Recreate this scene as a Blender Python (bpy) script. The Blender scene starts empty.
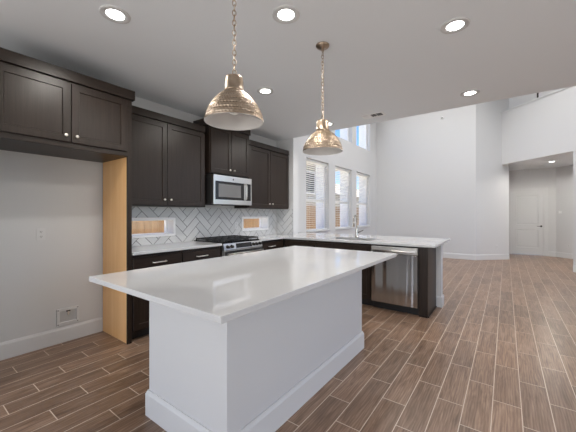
import bpy, bmesh, math, random
from mathutils import Vector, Matrix
random.seed(7)
C = bpy.context.scene.collection
SC = bpy.context.scene
PI = math.pi

# ------------------------------------------------------------------ camera
cam = bpy.data.cameras.new('camera'); cam_o = bpy.data.objects.new('camera', cam); C.objects.link(cam_o)
cam.sensor_width = 36.0; cam.lens = 36.0 * 297.0 / 576.0
cam.shift_y = -2.0 / 576.0
cam.clip_start = 0.02; cam.clip_end = 300
cam_o.location = (0, 0, 1.31); cam_o.rotation_euler = (PI / 2, 0, math.atan2(218, 297))
SC.camera = cam_o

# ------------------------------------------------------------------ exposure, sky, sun, area fill
SC.view_settings.view_transform = 'Standard'; SC.view_settings.look = 'None'
SC.view_settings.gamma = 1.0; SC.view_settings.use_curve_mapping = False
SC.view_settings.exposure = 0.68
w = bpy.data.worlds.new('sky'); SC.world = w; w.use_nodes = True
nt = w.node_tree; bg = nt.nodes['Background']
sk = nt.nodes.new('ShaderNodeTexSky'); sk.sky_type = 'NISHITA'; sk.sun_disc = False
sk.sun_elevation = math.radians(55); sk.sun_rotation = math.radians(150); sk.dust_density = 0.1; sk.ozone_density = 4.0; sk.air_density = 1.2
tint = nt.nodes.new('ShaderNodeMix'); tint.data_type = 'RGBA'; tint.blend_type = 'MULTIPLY'; tint.inputs[0].default_value = 1.0; tint.inputs[7].default_value = (.62, .82, 1.15, 1)
nt.links.new(sk.outputs[0], tint.inputs[6]); nt.links.new(tint.outputs[2], bg.inputs[0]); bg.inputs[1].default_value = 0.15

def lamp(name, kind, loc, energy, color=(1, 1, 1), **kw):
    l = bpy.data.lights.new(name, kind); l.energy = energy; l.color = color
    rot = kw.pop('rot', (0, 0, 0))
    for k, v in kw.items(): setattr(l, k, v)
    o = bpy.data.objects.new(name, l); C.objects.link(o); o.location = loc; o.rotation_euler = rot
    return o
sun = lamp('sun', 'SUN', (0, -5, 12), 15, (1, .95, .86), angle=0.01)
sun.rotation_euler = Vector((-.012, .8, -1)).to_track_quat('-Z', 'Y').to_euler()
FILL = (1, .98, .95)
# unseen area lamps, added as fill at invented openings behind and right of camera
lamp('area_fill_rear', 'AREA', (-1.3, -2.56, 1.35), 48, FILL, shape='RECTANGLE', size=3.4, size_y=2.2, rot=(PI / 2 + .3, 0, 0))
lamp('area_fill_side', 'AREA', (2.56, 1.2, 1.35), 24, FILL, shape='RECTANGLE', size=2.2, size_y=2.6, rot=(PI / 2, 0, PI / 2))
lamp('area_fill_great_room', 'AREA', (2.56, 6.3, 3.1), 9, FILL, shape='RECTANGLE', size=3.0, size_y=4.6, rot=(PI / 2, 0, PI / 2))
SC.cycles.diffuse_bounces = 8

# ------------------------------------------------------------------ materials
def mat(name, color=(.8, .8, .8), rough=.5, metal=0.0, **kw):
    m = bpy.data.materials.new(name); m.use_nodes = True
    b = m.node_tree.nodes['Principled BSDF']
    b.inputs['Base Color'].default_value = (*color, 1); b.inputs['Roughness'].default_value = rough; b.inputs['Metallic'].default_value = metal
    for k, v in kw.items(): b.inputs[k].default_value = v
    return m
class N:
    def __init__(s, m): s.m = m; s.t = m.node_tree; s.b = s.t.nodes['Principled BSDF']
    def n(s, typ, **kw):
        x = s.t.nodes.new('ShaderNode' + typ)
        for k, v in kw.items(): setattr(x, k, v)
        return x
    def l(s, a, b): s.t.links.new(a, b)
    def math(s, op, a, b=None, c=None):
        x = s.n('Math', operation=op)
        for i, v in enumerate((a, b, c)):
            if v is None: continue
            if isinstance(v, (int, float)): x.inputs[i].default_value = v
            else: s.l(v, x.inputs[i])
        return x.outputs[0]
    def pos(s): return s.n('NewGeometry').outputs['Position']
    def obj(s): return s.n('TexCoord').outputs['Object']
    def scaled(s, v, sc):
        x = s.n('Mapping'); s.l(v, x.inputs[0]); x.inputs['Scale'].default_value = sc; return x.outputs[0]
    def noise(s, v, scale, detail=3, rough=.5, dist=0):
        x = s.n('TexNoise'); s.l(v, x.inputs['Vector']); x.inputs['Scale'].default_value = scale
        x.inputs['Detail'].default_value = detail; x.inputs['Roughness'].default_value = rough; x.inputs['Distortion'].default_value = dist
        return x.outputs['Fac']
    def ramp(s, f, stops):
        x = s.n('ValToRGB'); s.l(f, x.inputs[0]); e = x.color_ramp.elements
        while len(e) < len(stops): e.new(.5)
        for q, (p, c) in zip(e, stops): q.position = p; q.color = (*c, 1)
        return x.outputs[0]
    def mix(s, f, a, b, typ='MIX'):
        x = s.n('Mix', data_type='RGBA', blend_type=typ)
        for i, v in ((0, f), (6, a), (7, b)):
            if isinstance(v, (int, float)): x.inputs[i].default_value = v
            elif isinstance(v, tuple): x.inputs[i].default_value = (*v, 1)
            else: s.l(v, x.inputs[i])
        return x.outputs[2]
    def bump(s, h, strength=.1, dist=.01):
        x = s.n('Bump'); s.l(h, x.inputs['Height']); x.inputs['Strength'].default_value = strength; x.inputs['Distance'].default_value = dist
        s.l(x.outputs[0], s.b.inputs['Normal'])
    def col(s, c): s.l(c, s.b.inputs['Base Color'])

def paint(name, c, rough=.55, bump=.12, scale=160):
    m = mat(name, c, rough); k = N(m); k.bump(k.noise(k.pos(), scale, 2), bump, .002); return m
M = {}
M['wall'] = paint('wall_paint', (.625, .625, .63))
M['ceiling'] = paint('ceiling_paint', (.745, .77, .795), .8, .2, 120)
M['trim'] = paint('trim_paint', (.65, .653, .658), .35, .02, 40)
M['white'] = mat('white_plastic', (.82, .82, .82), .35)
M['vinyl'] = mat('white_vinyl', (.90, .90, .90), .35)
M['ring'] = mat('downlight_trim', (.58, .58, .58), .5)  # white ring tinted darker, for the shade of a recessed baffle
M['slat'] = mat('blind_slat', (.86, .86, .84), .4)
M['black'] = mat('black_gloss', (.012, .012, .013), .12)
M['iron'] = mat('cast_iron', (.018, .018, .019), .45)
M['dark'] = mat('dark_plastic', (.022, .021, .021), .5)
M['nickel'] = mat('satin_nickel', (.86, .82, .76), .34, 1)
M['chrome'] = mat('brushed_nickel_faucet', (.62, .58, .52), .22, 1)
M['darkmetal'] = mat('dark_bronze', (.05, .045, .04), .35, .8)
M['grout'] = paint('grout', (.055, .057, .06), .9, .1, 300)

def wood(name, lo, hi, rough, axis='Z', gs=38, bumpy=.06):
    m = mat(name, hi, rough); k = N(m)
    sc = {'Z': (gs, gs, gs * .05), 'Y': (gs, gs * .05, gs), 'X': (gs * .05, gs, gs)}[axis]
    v = k.scaled(k.pos(), sc)
    a = k.noise(v, 1.0, 5, .65, .6); b = k.noise(k.scaled(k.pos(), tuple(q * 3.3 for q in sc)), 1.0, 2)
    f = k.math('ADD', k.math('MULTIPLY', a, .75), k.math('MULTIPLY', b, .25))
    k.col(k.ramp(f, [(.32, lo), (.68, hi)])); k.bump(b, bumpy, .002)
    if 'espresso' in name: k.b.inputs['Specular IOR Level'].default_value = .3
    return m
M['espresso'] = wood('espresso_stained_wood', (.015, .0095, .0070), (.033, .0222, .0165), .36)
M['espresso_h'] = wood('espresso_stained_wood_horizontal', (.015, .0095, .0070), (.033, .0222, .0165), .36, 'Y')
M['maple'] = wood('maple_veneer', (.76, .42, .17), (.86, .53, .25), .45, gs=14, bumpy=.01)
M['fence'] = wood('cedar_fence_board', (.27, .145, .06), (.42, .26, .125), .8, gs=16, bumpy=.1)

def quartz():
    m = mat('white_quartz', (.8, .8, .8), .045); k = N(m)
    a = k.noise(k.pos(), 420, 2); b = k.noise(k.pos(), 6, 3)
    f = k.math('ADD', k.math('MULTIPLY', a, .85), k.math('MULTIPLY', b, .15))
    k.col(k.ramp(f, [(.35, (.53, .53, .535)), (.65, (.61, .61, .615))])); return m
M['quartz'] = quartz()
def steel(name, axis, rough=.2, c=(.68, .655, .625), wob=.0):
    m = mat(name, c, rough, 1); k = N(m)
    sc = {'Z': (260, 260, 2), 'X': (2, 260, 260), 'Y': (260, 2, 260)}[axis]
    n = k.noise(k.scaled(k.pos(), sc), 1, 2)
    r = k.math('ADD', k.math('MULTIPLY', n, .10), rough - .05); k.l(r, k.b.inputs['Roughness'])
    if wob:
        h = k.noise(k.scaled(k.pos(), (9, 9, .7)), 1, 1)
        k.bump(h, wob, .02)
    return m
M['steel'] = steel('stainless_steel', 'Y', .3)
M['steel_dw'] = steel('stainless_steel_dishwasher', 'Z', .15, (.48, .475, .465), 1.2)
M['steel_sink'] = steel('stainless_steel_sink', 'X', .3)

def brass(name, hammered):
    m = mat(name, (.44, .34, .245), .36 if hammered else .36, 1); k = N(m)
    n = k.noise(k.pos(), 30, 4)
    k.col(k.ramp(n, [(.3, (.31, .235, .17)), (.7, (.46, .37, .29))]))
    return m
M['brass'] = brass('antique_brass', False); M['hammered'] = brass('hammered_antique_brass', True)
M['shade_in'] = mat('white_enamel_inside', (.62, .60, .58), .45)

def emit(name, c, s):
    m = mat(name, (.9, .9, .9), .5); b = m.node_tree.nodes['Principled BSDF']
    b.inputs['Emission Color'].default_value = (*c, 1); b.inputs['Emission Strength'].default_value = s; return m
M['lens'] = emit('lit_downlight_lens', (1, .98, .94), 7.0)

def glass(name):
    m = bpy.data.materials.new(name); m.use_nodes = True; t = m.node_tree; t.nodes.clear()
    o = t.nodes.new('ShaderNodeOutputMaterial'); mx = t.nodes.new('ShaderNodeMixShader'); tr = t.nodes.new('ShaderNodeBsdfTransparent')
    gl = t.nodes.new('ShaderNodeBsdfGlossy'); gl.inputs['Roughness'].default_value = .01
    tr.inputs[0].default_value = (.97, .98, .975, 1)
    mx.inputs[0].default_value = .06
    t.links.new(tr.outputs[0], mx.inputs[1]); t.links.new(gl.outputs[0], mx.inputs[2]); t.links.new(mx.outputs[0], o.inputs[0])
    return m
M['glass'] = glass('window_glass')

def floor_mat():
    m = mat('wood_look_floor_tile', (.2, .14, .1), .34); k = N(m)
    PW, PL, GR = .159, .615, .0050
    sx = k.n('SeparateXYZ'); k.l(k.pos(), sx.inputs[0])
    a = k.math('DIVIDE', k.math('ADD', sx.outputs[0], .075 + PW * 40), PW)
    row = k.math('FLOOR', a); fx = k.math('FRACT', a)
    wr = k.n('TexWhiteNoise', noise_dimensions='1D'); k.l(row, wr.inputs['W'])
    off = k.math('ADD', k.math('MULTIPLY', row, .3333), k.math('MULTIPLY', wr.outputs['Value'], .10))
    b = k.math('ADD', k.math('DIVIDE', k.math('ADD', sx.outputs[1], 20.0), PL), off)
    colm = k.math('FLOOR', b); fy = k.math('FRACT', b)
    gx = k.math('MINIMUM', fx, k.math('SUBTRACT', 1.0, fx)); gy = k.math('MINIMUM', fy, k.math('SUBTRACT', 1.0, fy))
    g = k.math('MINIMUM', k.math('MULTIPLY', gx, PW), k.math('MULTIPLY', gy, PL))
    gm = k.math('LESS_THAN', g, GR / 2)
    cv = k.n('CombineXYZ'); k.l(row, cv.inputs[0]); k.l(colm, cv.inputs[1])
    wn = k.n('TexWhiteNoise', noise_dimensions='2D'); k.l(cv.outputs[0], wn.inputs['Vector'])
    rnd = wn.outputs['Value']
    # grain
    pv = k.n('CombineXYZ'); k.l(k.math('ADD', sx.outputs[0], k.math('MULTIPLY', rnd, 13.0)), pv.inputs[0]); k.l(k.math('ADD', sx.outputs[1], k.math('MULTIPLY', rnd, 31.0)), pv.inputs[1])
    n1 = k.noise(k.scaled(pv.outputs[0], (24, 2.6, 1)), 1, 4, .6, 1.4)
    n2 = k.noise(k.scaled(pv.outputs[0], (170, 5, 1)), 1, 2)
    wv = k.n('TexWave', wave_type='BANDS', bands_direction='X'); k.l(k.scaled(pv.outputs[0], (6, .8, 1)), wv.inputs['Vector'])
    wv.inputs['Scale'].default_value = 3.2; wv.inputs['Distortion'].default_value = 7; wv.inputs['Detail'].default_value = 2; wv.inputs['Detail Scale'].default_value = 1.2
    f = k.math('ADD', k.math('ADD', k.math('MULTIPLY', n1, .62), k.math('MULTIPLY', n2, .28)), k.math('MULTIPLY', wv.outputs['Fac'], .10))
    base = k.ramp(f, [(.30, (.105, .059, .036)), (.52, (.222, .138, .090)), (.74, (.350, .240, .172))])
    hs = k.n('HueSaturation'); k.l(base, hs.inputs['Color'])
    k.l(k.math('ADD', k.math('MULTIPLY', rnd, .36), .82), hs.inputs['Value'])
    k.col(k.mix(gm, hs.outputs[0], (.60, .50, .41)))
    k.l(k.math('ADD', k.math('MULTIPLY', n2, .16), k.math('ADD', k.math('MULTIPLY', gm, .4), .24)), k.b.inputs['Roughness'])
    k.bump(k.math('SUBTRACT', k.math('MULTIPLY', n2, .25), gm), .12, .002)
    return m
M['floor'] = floor_mat()
def tile_mat():
    m = mat('grey_ceramic_tile', (.5, .5, .5), .22); k = N(m)
    r = k.n('NewGeometry').outputs['Random Per Island']
    k.col(k.ramp(r, [(0, (.60, .60, .603)), (1, (.665, .665, .668))])); return m
M['tile'] = tile_mat()
M['ground'] = paint('ground_gravel', (.55, .51, .45), .9, .5, 30)
M['siding'] = paint('stucco_siding', (.42, .39, .33), .8, .2, 30)
M['roof'] = paint('roof_shingle', (.34, .31, .28), .9, .5, 25)
M['leaf'] = paint('leaf_green', (.10, .14, .05), .6, .3, 20)

# ------------------------------------------------------------------ mesh helpers
class MB:
    def __init__(s): s.bm = bmesh.new()
    def _bev(s, verts, bev, seg=2):
        if bev:
            es = list({e for v in verts for e in v.link_edges})
            bmesh.ops.bevel(s.bm, geom=es, offset=bev, segments=seg, profile=.5, affect='EDGES', clamp_overlap=True)
    def box(s, x0, x1, y0, y1, z0, z1, bev=0, seg=2):
        r = bmesh.ops.create_cube(s.bm, size=1)
        for v in r['verts']:
            v.co = Vector(((x0 + x1) / 2 + v.co.x * (x1 - x0), (y0 + y1) / 2 + v.co.y * (y1 - y0), (z0 + z1) / 2 + v.co.z * (z1 - z0)))
        s._bev(r['verts'], bev, seg); return s
    def obox(s, p0, p1, thick, z0, z1):
        """wall piece between two plan points, thickness to the left of the direction"""
        a = Vector((p0[0], p0[1], 0)); b = Vector((p1[0], p1[1], 0)); d = (b - a).normalized(); n = Vector((-d.y, d.x, 0)) * thick
        s.prism([(a.x, a.y), (b.x, b.y), ((b + n).x, (b + n).y), ((a + n).x, (a + n).y)], z0, z1); return s
    def prism(s, pts, z0, z1):
        lo = [s.bm.verts.new((p[0], p[1], z0)) for p in pts]; hi = [s.bm.verts.new((p[0], p[1], z1)) for p in pts]
        n = len(pts); s.bm.faces.new(lo[::-1]); s.bm.faces.new(hi)
        for i in range(n): s.bm.faces.new((lo[i], lo[(i + 1) % n], hi[(i + 1) % n], hi[i]))
        return s
    def poly_extrude(s, pts3, vec):
        lo = [s.bm.verts.new(p) for p in pts3]; hi = [s.bm.verts.new(Vector(p) + Vector(vec)) for p in pts3]
        n = len(lo); s.bm.faces.new(lo[::-1]); s.bm.faces.new(hi)
        for i in range(n): s.bm.faces.new((lo[i], lo[(i + 1) % n], hi[(i + 1) % n], hi[i]))
        return s
    def lathe(s, prof, loc=(0, 0, 0), seg=48, axis='Z', uv=False, close=False):
        rings = []
        M4 = {'Z': Matrix.Identity(3), 'X': Matrix(((0, 0, 1), (0, 1, 0), (-1, 0, 0))), 'Y': Matrix(((1, 0, 0), (0, 0, 1), (0, -1, 0))),
              '-Y': Matrix(((1, 0, 0), (0, 0, -1), (0, 1, 0))), '-X': Matrix(((0, 0, -1), (0, 1, 0), (1, 0, 0)))}[axis]
        L = Vector(loc)
        for r, z in prof:
            if r < 1e-6: rings.append([s.bm.verts.new(M4 @ Vector((0, 0, z)) + L)])
            else: rings.append([s.bm.verts.new(M4 @ Vector((r * math.cos(2 * PI * i / seg), r * math.sin(2 * PI * i / seg), z)) + L) for i in range(seg)])
        lay = s.bm.loops.layers.uv.verify() if uv else None
        tot = sum(math.dist(prof[i], prof[i + 1]) for i in range(len(prof) - 1)) or 1
        acc = 0
        for q in range(len(rings) - 1):
            a, b = rings[q], rings[q + 1]; l0 = acc / tot; acc += math.dist(prof[q], prof[q + 1]); l1 = acc / tot
            for i in range(seg):
                j = (i + 1) % seg
                vs = [a[i % len(a)], a[j % len(a)], b[j % len(b)], b[i % len(b)]]
                us = [(i / seg, l0), ((i + 1) / seg, l0), ((i + 1) / seg, l1), (i / seg, l1)]
                u2, vv = [], []
                for v_, u_ in zip(vs, us):
                    if v_ not in vv: vv.append(v_); u2.append(u_)
                if len(vv) < 3: continue
                f = s.bm.faces.new(vv); f.smooth = True
                if uv:
                    for lp, u_ in zip(f.loops, u2): lp[lay].uv = u_
        if close:
            for rg in (rings[0], rings[-1]):
                if len(rg) > 2: s.bm.faces.new(rg)
        return s
    def cyl(s, p0, p1, r, seg=16, r1=None):
        return s.tube([p0, p1], [r, r1 if r1 is not None else r], seg)
    def tube(s, pts, r, seg=12, closed=False):
        P = [Vector(p) for p in pts]; n = len(P); R = r if isinstance(r, (list, tuple)) else [r] * n
        rings = []; up = None
        for i in range(n):
            if closed: t = (P[(i + 1) % n] - P[i - 1]).normalized()
            else: t = (P[min(i + 1, n - 1)] - P[max(i - 1, 0)]).normalized()
            if up is None:
                up = t.orthogonal().normalized()
            up = (up - t * up.dot(t)).normalized(); sd = t.cross(up)
            rings.append([s.bm.verts.new(P[i] + R[i] * (math.cos(2 * PI * k / seg) * up + math.sin(2 * PI * k / seg) * sd)) for k in range(seg)])
        for i in range(n if closed else n - 1):
            a, b = rings[i], rings[(i + 1) % n]
            for k in range(seg):
                f = s.bm.faces.new((a[k], a[(k + 1) % seg], b[(k + 1) % seg], b[k])); f.smooth = True
        if not closed: s.bm.faces.new(rings[0][::-1]); s.bm.faces.new(rings[-1])
        return s
    def grid_slab(s, xs, ys, keep, z0, z1, plane='XY', bev=0):
        """slab of grid cells; plane XY -> (x,y,z) ; YZ -> xs are y, ys are z and z0,z1 are x ; XZ -> xs are x, ys are z and z0,z1 are y"""
        f3 = {'XY': lambda a, b, c: (a, b, c), 'YZ': lambda a, b, c: (c, a, b), 'XZ': lambda a, b, c: (a, c, b)}[plane]
        V = {}
        def v(i, j, k):
            if (i, j, k) not in V: V[i, j, k] = s.bm.verts.new(f3(xs[i], ys[j], (z0, z1)[k]))
            return V[i, j, k]
        nx, ny = len(xs) - 1, len(ys) - 1
        K = lambda i, j: 0 <= i < nx and 0 <= j < ny and keep((xs[i] + xs[i + 1]) / 2, (ys[j] + ys[j + 1]) / 2)
        for i in range(nx):
            for j in range(ny):
                if not K(i, j): continue
                for k in (0, 1): s.bm.faces.new((v(i, j, k), v(i + 1, j, k), v(i + 1, j + 1, k), v(i, j + 1, k)))
                if not K(i - 1, j): s.bm.faces.new((v(i, j, 0), v(i, j + 1, 0), v(i, j + 1, 1), v(i, j, 1)))
                if not K(i + 1, j): s.bm.faces.new((v(i + 1, j, 0), v(i + 1, j + 1, 0), v(i + 1, j + 1, 1), v(i + 1, j, 1)))
                if not K(i, j - 1): s.bm.faces.new((v(i, j, 0), v(i + 1, j, 0), v(i + 1, j, 1), v(i, j, 1)))
                if not K(i, j + 1): s.bm.faces.new((v(i, j + 1, 0), v(i + 1, j + 1, 0), v(i + 1, j + 1, 1), v(i, j + 1, 1)))
        if bev:
            bmesh.ops.recalc_face_normals(s.bm, faces=s.bm.faces)
            bmesh.ops.dissolve_limit(s.bm, angle_limit=.01, verts=s.bm.verts, edges=s.bm.edges)
            es = [e for e in s.bm.edges if len(e.link_faces) == 2 and e.calc_face_angle(0) > .5]
            bmesh.ops.bevel(s.bm, geom=es, offset=bev, segments=2, profile=.5, affect='EDGES')
        return s
    def shaker(s, fr, w, h, t=.02, rail=.058, rec=.009, slope=.004, panel=True):
        """shaker door; fr(a,b,c) maps local (across, up, outward) to world"""
        def ring(i, c): return [s.bm.verts.new(fr(*q, c)) for q in ((i, i), (w - i, i), (w - i, h - i), (i, h - i))]
        e = .0022
        rs = [ring(0, 0), ring(0, t - e), ring(e, t)]
        if panel: rs += [ring(rail, t), ring(rail + slope, t - rec)]
        s.bm.faces.new(rs[0][::-1])
        for a, b in zip(rs, rs[1:]):
            for k in range(4): s.bm.faces.new((a[k], a[(k + 1) % 4], b[(k + 1) % 4], b[k]))
        s.bm.faces.new(rs[-1]); return s

def wloc(o):
    v = Vector((0, 0, 0))
    while o is not None: v += o.location; o = o.parent
    return v
def obj(name, mb, m, parent=None, smooth=False):
    bm = mb.bm; bmesh.ops.recalc_face_normals(bm, faces=bm.faces)
    off = wloc(parent)
    if parent is not None: bmesh.ops.translate(bm, vec=-off, verts=bm.verts)
    me = bpy.data.meshes.new(name); bm.to_mesh(me); bm.free()
    for q in (m if isinstance(m, (list, tuple)) else [m]): me.materials.append(q)
    o = bpy.data.objects.new(name, me); C.objects.link(o)
    if parent is not None: o.parent = parent
    return o
def struct(name, mb, m, parent=None):
    o = obj(name, mb, m, parent)
    if parent is None: o['kind'] = 'structure'
    return o
def tag(o, label, cat, group=None):
    o['label'] = label; o['category'] = cat
    if group: o['group'] = group
    return o
def thing(name, label, cat, loc=(0, 0, 0), group=None):
    o = bpy.data.objects.new(name, None); C.objects.link(o); o.location = loc; o.empty_display_size = .1
    return tag(o, label, cat, group)
def copy_tree(o, parent=None):
    c = o.copy(); C.objects.link(c)
    if parent is not None: c.parent = parent
    for ch in list(o.children): copy_tree(ch, c)
    return c
def recenter(o):
    """give a single-mesh thing its origin at its base"""
    me = o.data; xs = [v.co for v in me.vertices]
    c = Vector(((min(v.x for v in xs) + max(v.x for v in xs)) / 2, (min(v.y for v in xs) + max(v.y for v in xs)) / 2, min(v.z for v in xs)))
    me.transform(Matrix.Translation(-c)); o.location = c; return o

# ------------------------------------------------------------------ the room
WX = -3.655; CZ = 2.75; GX = -3.566; EY = 4.60; TOP = 5.8; RX = 2.5; RY = -2.5; BY = 9.95
CTZ = .92; IZ = .914
# floor
mb = MB(); mb.prism([(-3.95, -2.7), (2.7, -2.7), (2.7, 13.5), (-3.95, 13.5)], -.12, 0); struct('floor', mb, M['floor'])
# kitchen ceiling (dropped), great room ceiling
mb = MB(); mb.box(WX - .15, RX, RY, EY, CZ, CZ + .35); struct('ceiling', mb, M['ceiling'])
mb = MB(); mb.box(-3.8, 2.7, EY - .2, 13.5, TOP, TOP + .2); struct('ceiling_great_room', mb, M['ceiling'])
mb = MB(); mb.box(WX - .15, RX, EY - .2, EY - .05, CZ + .35, TOP); struct('wall_upper', mb, M['wall'])
# kitchen left wall with two slot windows behind the counters
SW = [(1.60, 2.364), (3.632, 4.336)]; SZ = (1.012, 1.265)
def keep_l(y, z): return not any(a < y < b and SZ[0] < z < SZ[1] for a, b in SW)
mb = MB(); mb.grid_slab([RY - .2, SW[0][0], SW[0][1], SW[1][0], SW[1][1], EY + .15], [0, SZ[0], SZ[1], CZ], keep_l, WX - .18, WX, 'YZ'); struct('wall_left', mb, M['wall'])
# return (fin) at the end of the kitchen run
mb = MB(); mb.box(WX, -3.25, EY, EY + .15, 0, TOP); struct('wall_return', mb, M['wall'])
# great room window wall
WY = [(5.545, 6.59), (6.925, 7.968), (8.285, 9.365)]; WZ = (.90, 2.57); UZ = (3.35, 5.0)
def keep_g(y, z): return not any(a < y < b and (WZ[0] < z < WZ[1] or UZ[0] < z < UZ[1]) for a, b in WY)
ys = [EY + .15] + [q for p in WY for q in p] + [BY + .2]
mb = MB(); mb.grid_slab(ys, [0, WZ[0], WZ[1], UZ[0], UZ[1], TOP], keep_g, GX - .19, GX, 'YZ'); struct('wall_great_room', mb, M['wall'])
# back wall, angled wall, hall walls
A1 = (-.69, BY); A2 = (.07, BY + .76); HY = 12.2; HC = (1.24, HY)
mb = MB(); mb.obox(A1, (GX, BY), -.2, 0, TOP); struct('wall_back', mb, M['wall'])
mb = MB(); mb.obox(A1, A2, .2, 0, TOP); struct('wall_angled', mb, M['wall'])
mb = MB(); mb.prism([A2, (A2[0], HY), (A2[0] - .15, HY), (A2[0] - .15, A2[1] + .06)], 0, CZ + .3); struct('wall_hall_left', mb, M['wall'])
DX = (.14, .965); DZ = 2.045
mb = MB(); mb.grid_slab([A2[0] - .15, DX[0], DX[1], HC[0]], [0, DZ, TOP], lambda x, z: not (DX[0] < x < DX[1] and z < DZ), HY, HY + .12, 'XZ'); struct('wall_hall_back', mb, M['wall'])
HR = (RX, HY - (RX - HC[0]))
mb = MB(); mb.obox(HC, HR, .12, 0, TOP); struct('wall_hall_right', mb, M['wall'])
# loft: floor slab (hall ceiling) with the half wall along its 45 degree edge
SUM = 10.46
LA = (-.09, SUM + .09); LB = (1.226, SUM - 1.226); LC = (RX, SUM - RX)
HCZ = 2.735
mb = MB(); mb.prism([LA, LC, (RX, HR[1]), HC, (A2[0], HY), A2], HCZ, HCZ + .32); struct('ceiling_hall', mb, M['ceiling'])
mb = MB(); mb.obox(LA, LC, -.012, HCZ - .004, 4.21); mb.obox(LA, LC, .12, HCZ + .32, 4.21); struct('wall_loft', mb, M['wall'])
d45 = Vector((1, -1, 0)).normalized(); n45 = Vector((1, 1, 0)).normalized()
pa = Vector((*LA, 0)) - n45 * .03; pb = Vector((*LC, 0)) - n45 * .03
mb = MB(); mb.obox((pa.x, pa.y), (pb.x, pb.y), .17, 4.21, 4.245); struct('trim_1', mb, M['trim'])
mb = MB(); mb.obox(LB, LC, .14, 0, HCZ); struct('wall_hall_jamb', mb, M['wall'])
# unseen sides: right wall and wall behind the camera, with invented openings for the area fill lamps
def keep_r(y, z): return not ((.1 < y < 2.3 and .05 < z < 2.4) or (4.9 < y < 7.7 and .8 < z < 5.4))
mb = MB(); mb.grid_slab([RY - .2, .1, 2.3, 4.9, 7.7, 11.1], [0, .05, .8, 2.4, 5.4, TOP], keep_r, RX, RX + .15, 'YZ'); struct('wall_right', mb, M['wall'])
mb = MB(); mb.grid_slab([WX - .15, -3.0, .4, RX + .15], [0, .25, 2.45, CZ + .3], lambda x, z: not (-3.0 < x < .4 and .25 < z < 2.45), RY - .15, RY, 'XZ'); struct('wall_front', mb, M['wall'])

# unseen slabs, added to keep the sun out of the invented openings
mb = MB(); mb.box(RX + .15, 5.6, RY - .2, 11, 5.55, 5.75); struct('sun_block_right_high', mb, M['trim'])
mb = MB(); mb.box(RX + .15, 5.0, RY - .2, 4.0, 2.75, 2.9); struct('sun_block_right_low', mb, M['trim'])
mb = MB(); mb.box(WX - .15, RX + .15, RY - 3.2, RY - .2, 2.8, 2.95); struct('sun_block_rear', mb, M['trim'])

# baseboards
def bboard(name, p0, p1, h=.155, t=.016):
    """baseboard on the left-hand side of the direction p0->p1"""
    a = Vector((*p0, 0)); b = Vector((*p1, 0)); d = (b - a).normalized(); n = Vector((-d.y, d.x, 0))
    prof = [(0, 0), (t, 0), (t, h - .022), (t * .55, h - .006), (t * .4, h), (0, h)]
    mb = MB(); mb.poly_extrude([a + n * u + Vector((0, 0, z)) for u, z in prof], b - a); return struct(name, mb, M['trim'])
bboard('baseboard_left', (WX, 1.451), (WX, RY))
bboard('baseboard_back', A1, (GX, BY))
bboard('baseboard_angled', A2, A1)
bboard('baseboard_hall_back', HC, (1.055, HY))
bboard('baseboard_hall_right', HR, HC)
bboard('baseboard_hall_jamb', LC, (LB[0] + .004, LB[1] - .004))
bboard('baseboard_window', (GX, BY), (GX, EY + .16))

# ------------------------------------------------------------------ windows
def big_window(name, y0, y1, z0, z1, sash=True):
    par = bpy.data.objects.new(name, None); C.objects.link(par); par.location = (GX - .12, (y0 + y1) / 2, z0); par['kind'] = 'structure'
    g = .004; xf0, xf1 = GX - .19, GX - .11
    y0 += g; y1 -= g; z0 += g; z1 -= g
    zm = z0 + (z1 - z0) * .44
    mb = MB(); fw = .045
    mb.grid_slab([y0, y0 + fw, y1 - fw, y1], [z0, z0 + fw, z1 - fw, z1], lambda y, z: not (y0 + fw < y < y1 - fw and z0 + fw < z < z1 - fw), xf0, xf1, 'YZ')
    obj('window_frame', mb, M['vinyl'], par)
    if sash:
        mb = MB(); mb.box(xf0 + .01, xf1 - .01, y0 + fw, y1 - fw, zm - .03, zm + .03, .004); obj('meeting_rail', mb, M['vinyl'], par)
        mb = MB(); mb.box(xf0 + .033, xf0 + .037, y0 + fw, y1 - fw, z0 + fw, zm - .03); obj('pane', mb, M['glass'], par)
        mb = MB(); mb.box(xf0 + .043, xf0 + .047, y0 + fw, y1 - fw, zm + .03, z1 - fw); obj('pane', mb, M['glass'], par)
    else:
        mb = MB(); mb.box(xf0 + .038, xf0 + .042, y0 + fw, y1 - fw, z0 + fw, z1 - fw); obj('pane', mb, M['glass'], par)
    # outside casing
    mb = MB(); cw = .09
    mb.grid_slab([y0 - cw, y0, y1, y1 + cw], [z0 - cw, z0, z1, z1 + cw], lambda y, z: not (y0 < y < y1 and z0 < z < z1), xf0 - .19, xf0 - .002, 'YZ')
    obj('outside_casing', mb, M['vinyl'], par)
    # stool and apron
    if sash:
        mb = MB(); mb.box(xf1 + .001, GX + .03, y0 - .0, y1 + .0, z0 - g + .001, z0 + .02, .004); obj('window_sill', mb, M['trim'], par)
    return par
for i, (a, b) in enumerate(WY): big_window('window_%d' % (i + 1), a, b, *WZ)
for i, (a, b) in enumerate(WY): big_window('window_%d' % (i + 4), a, b, *UZ, sash=False)
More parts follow.
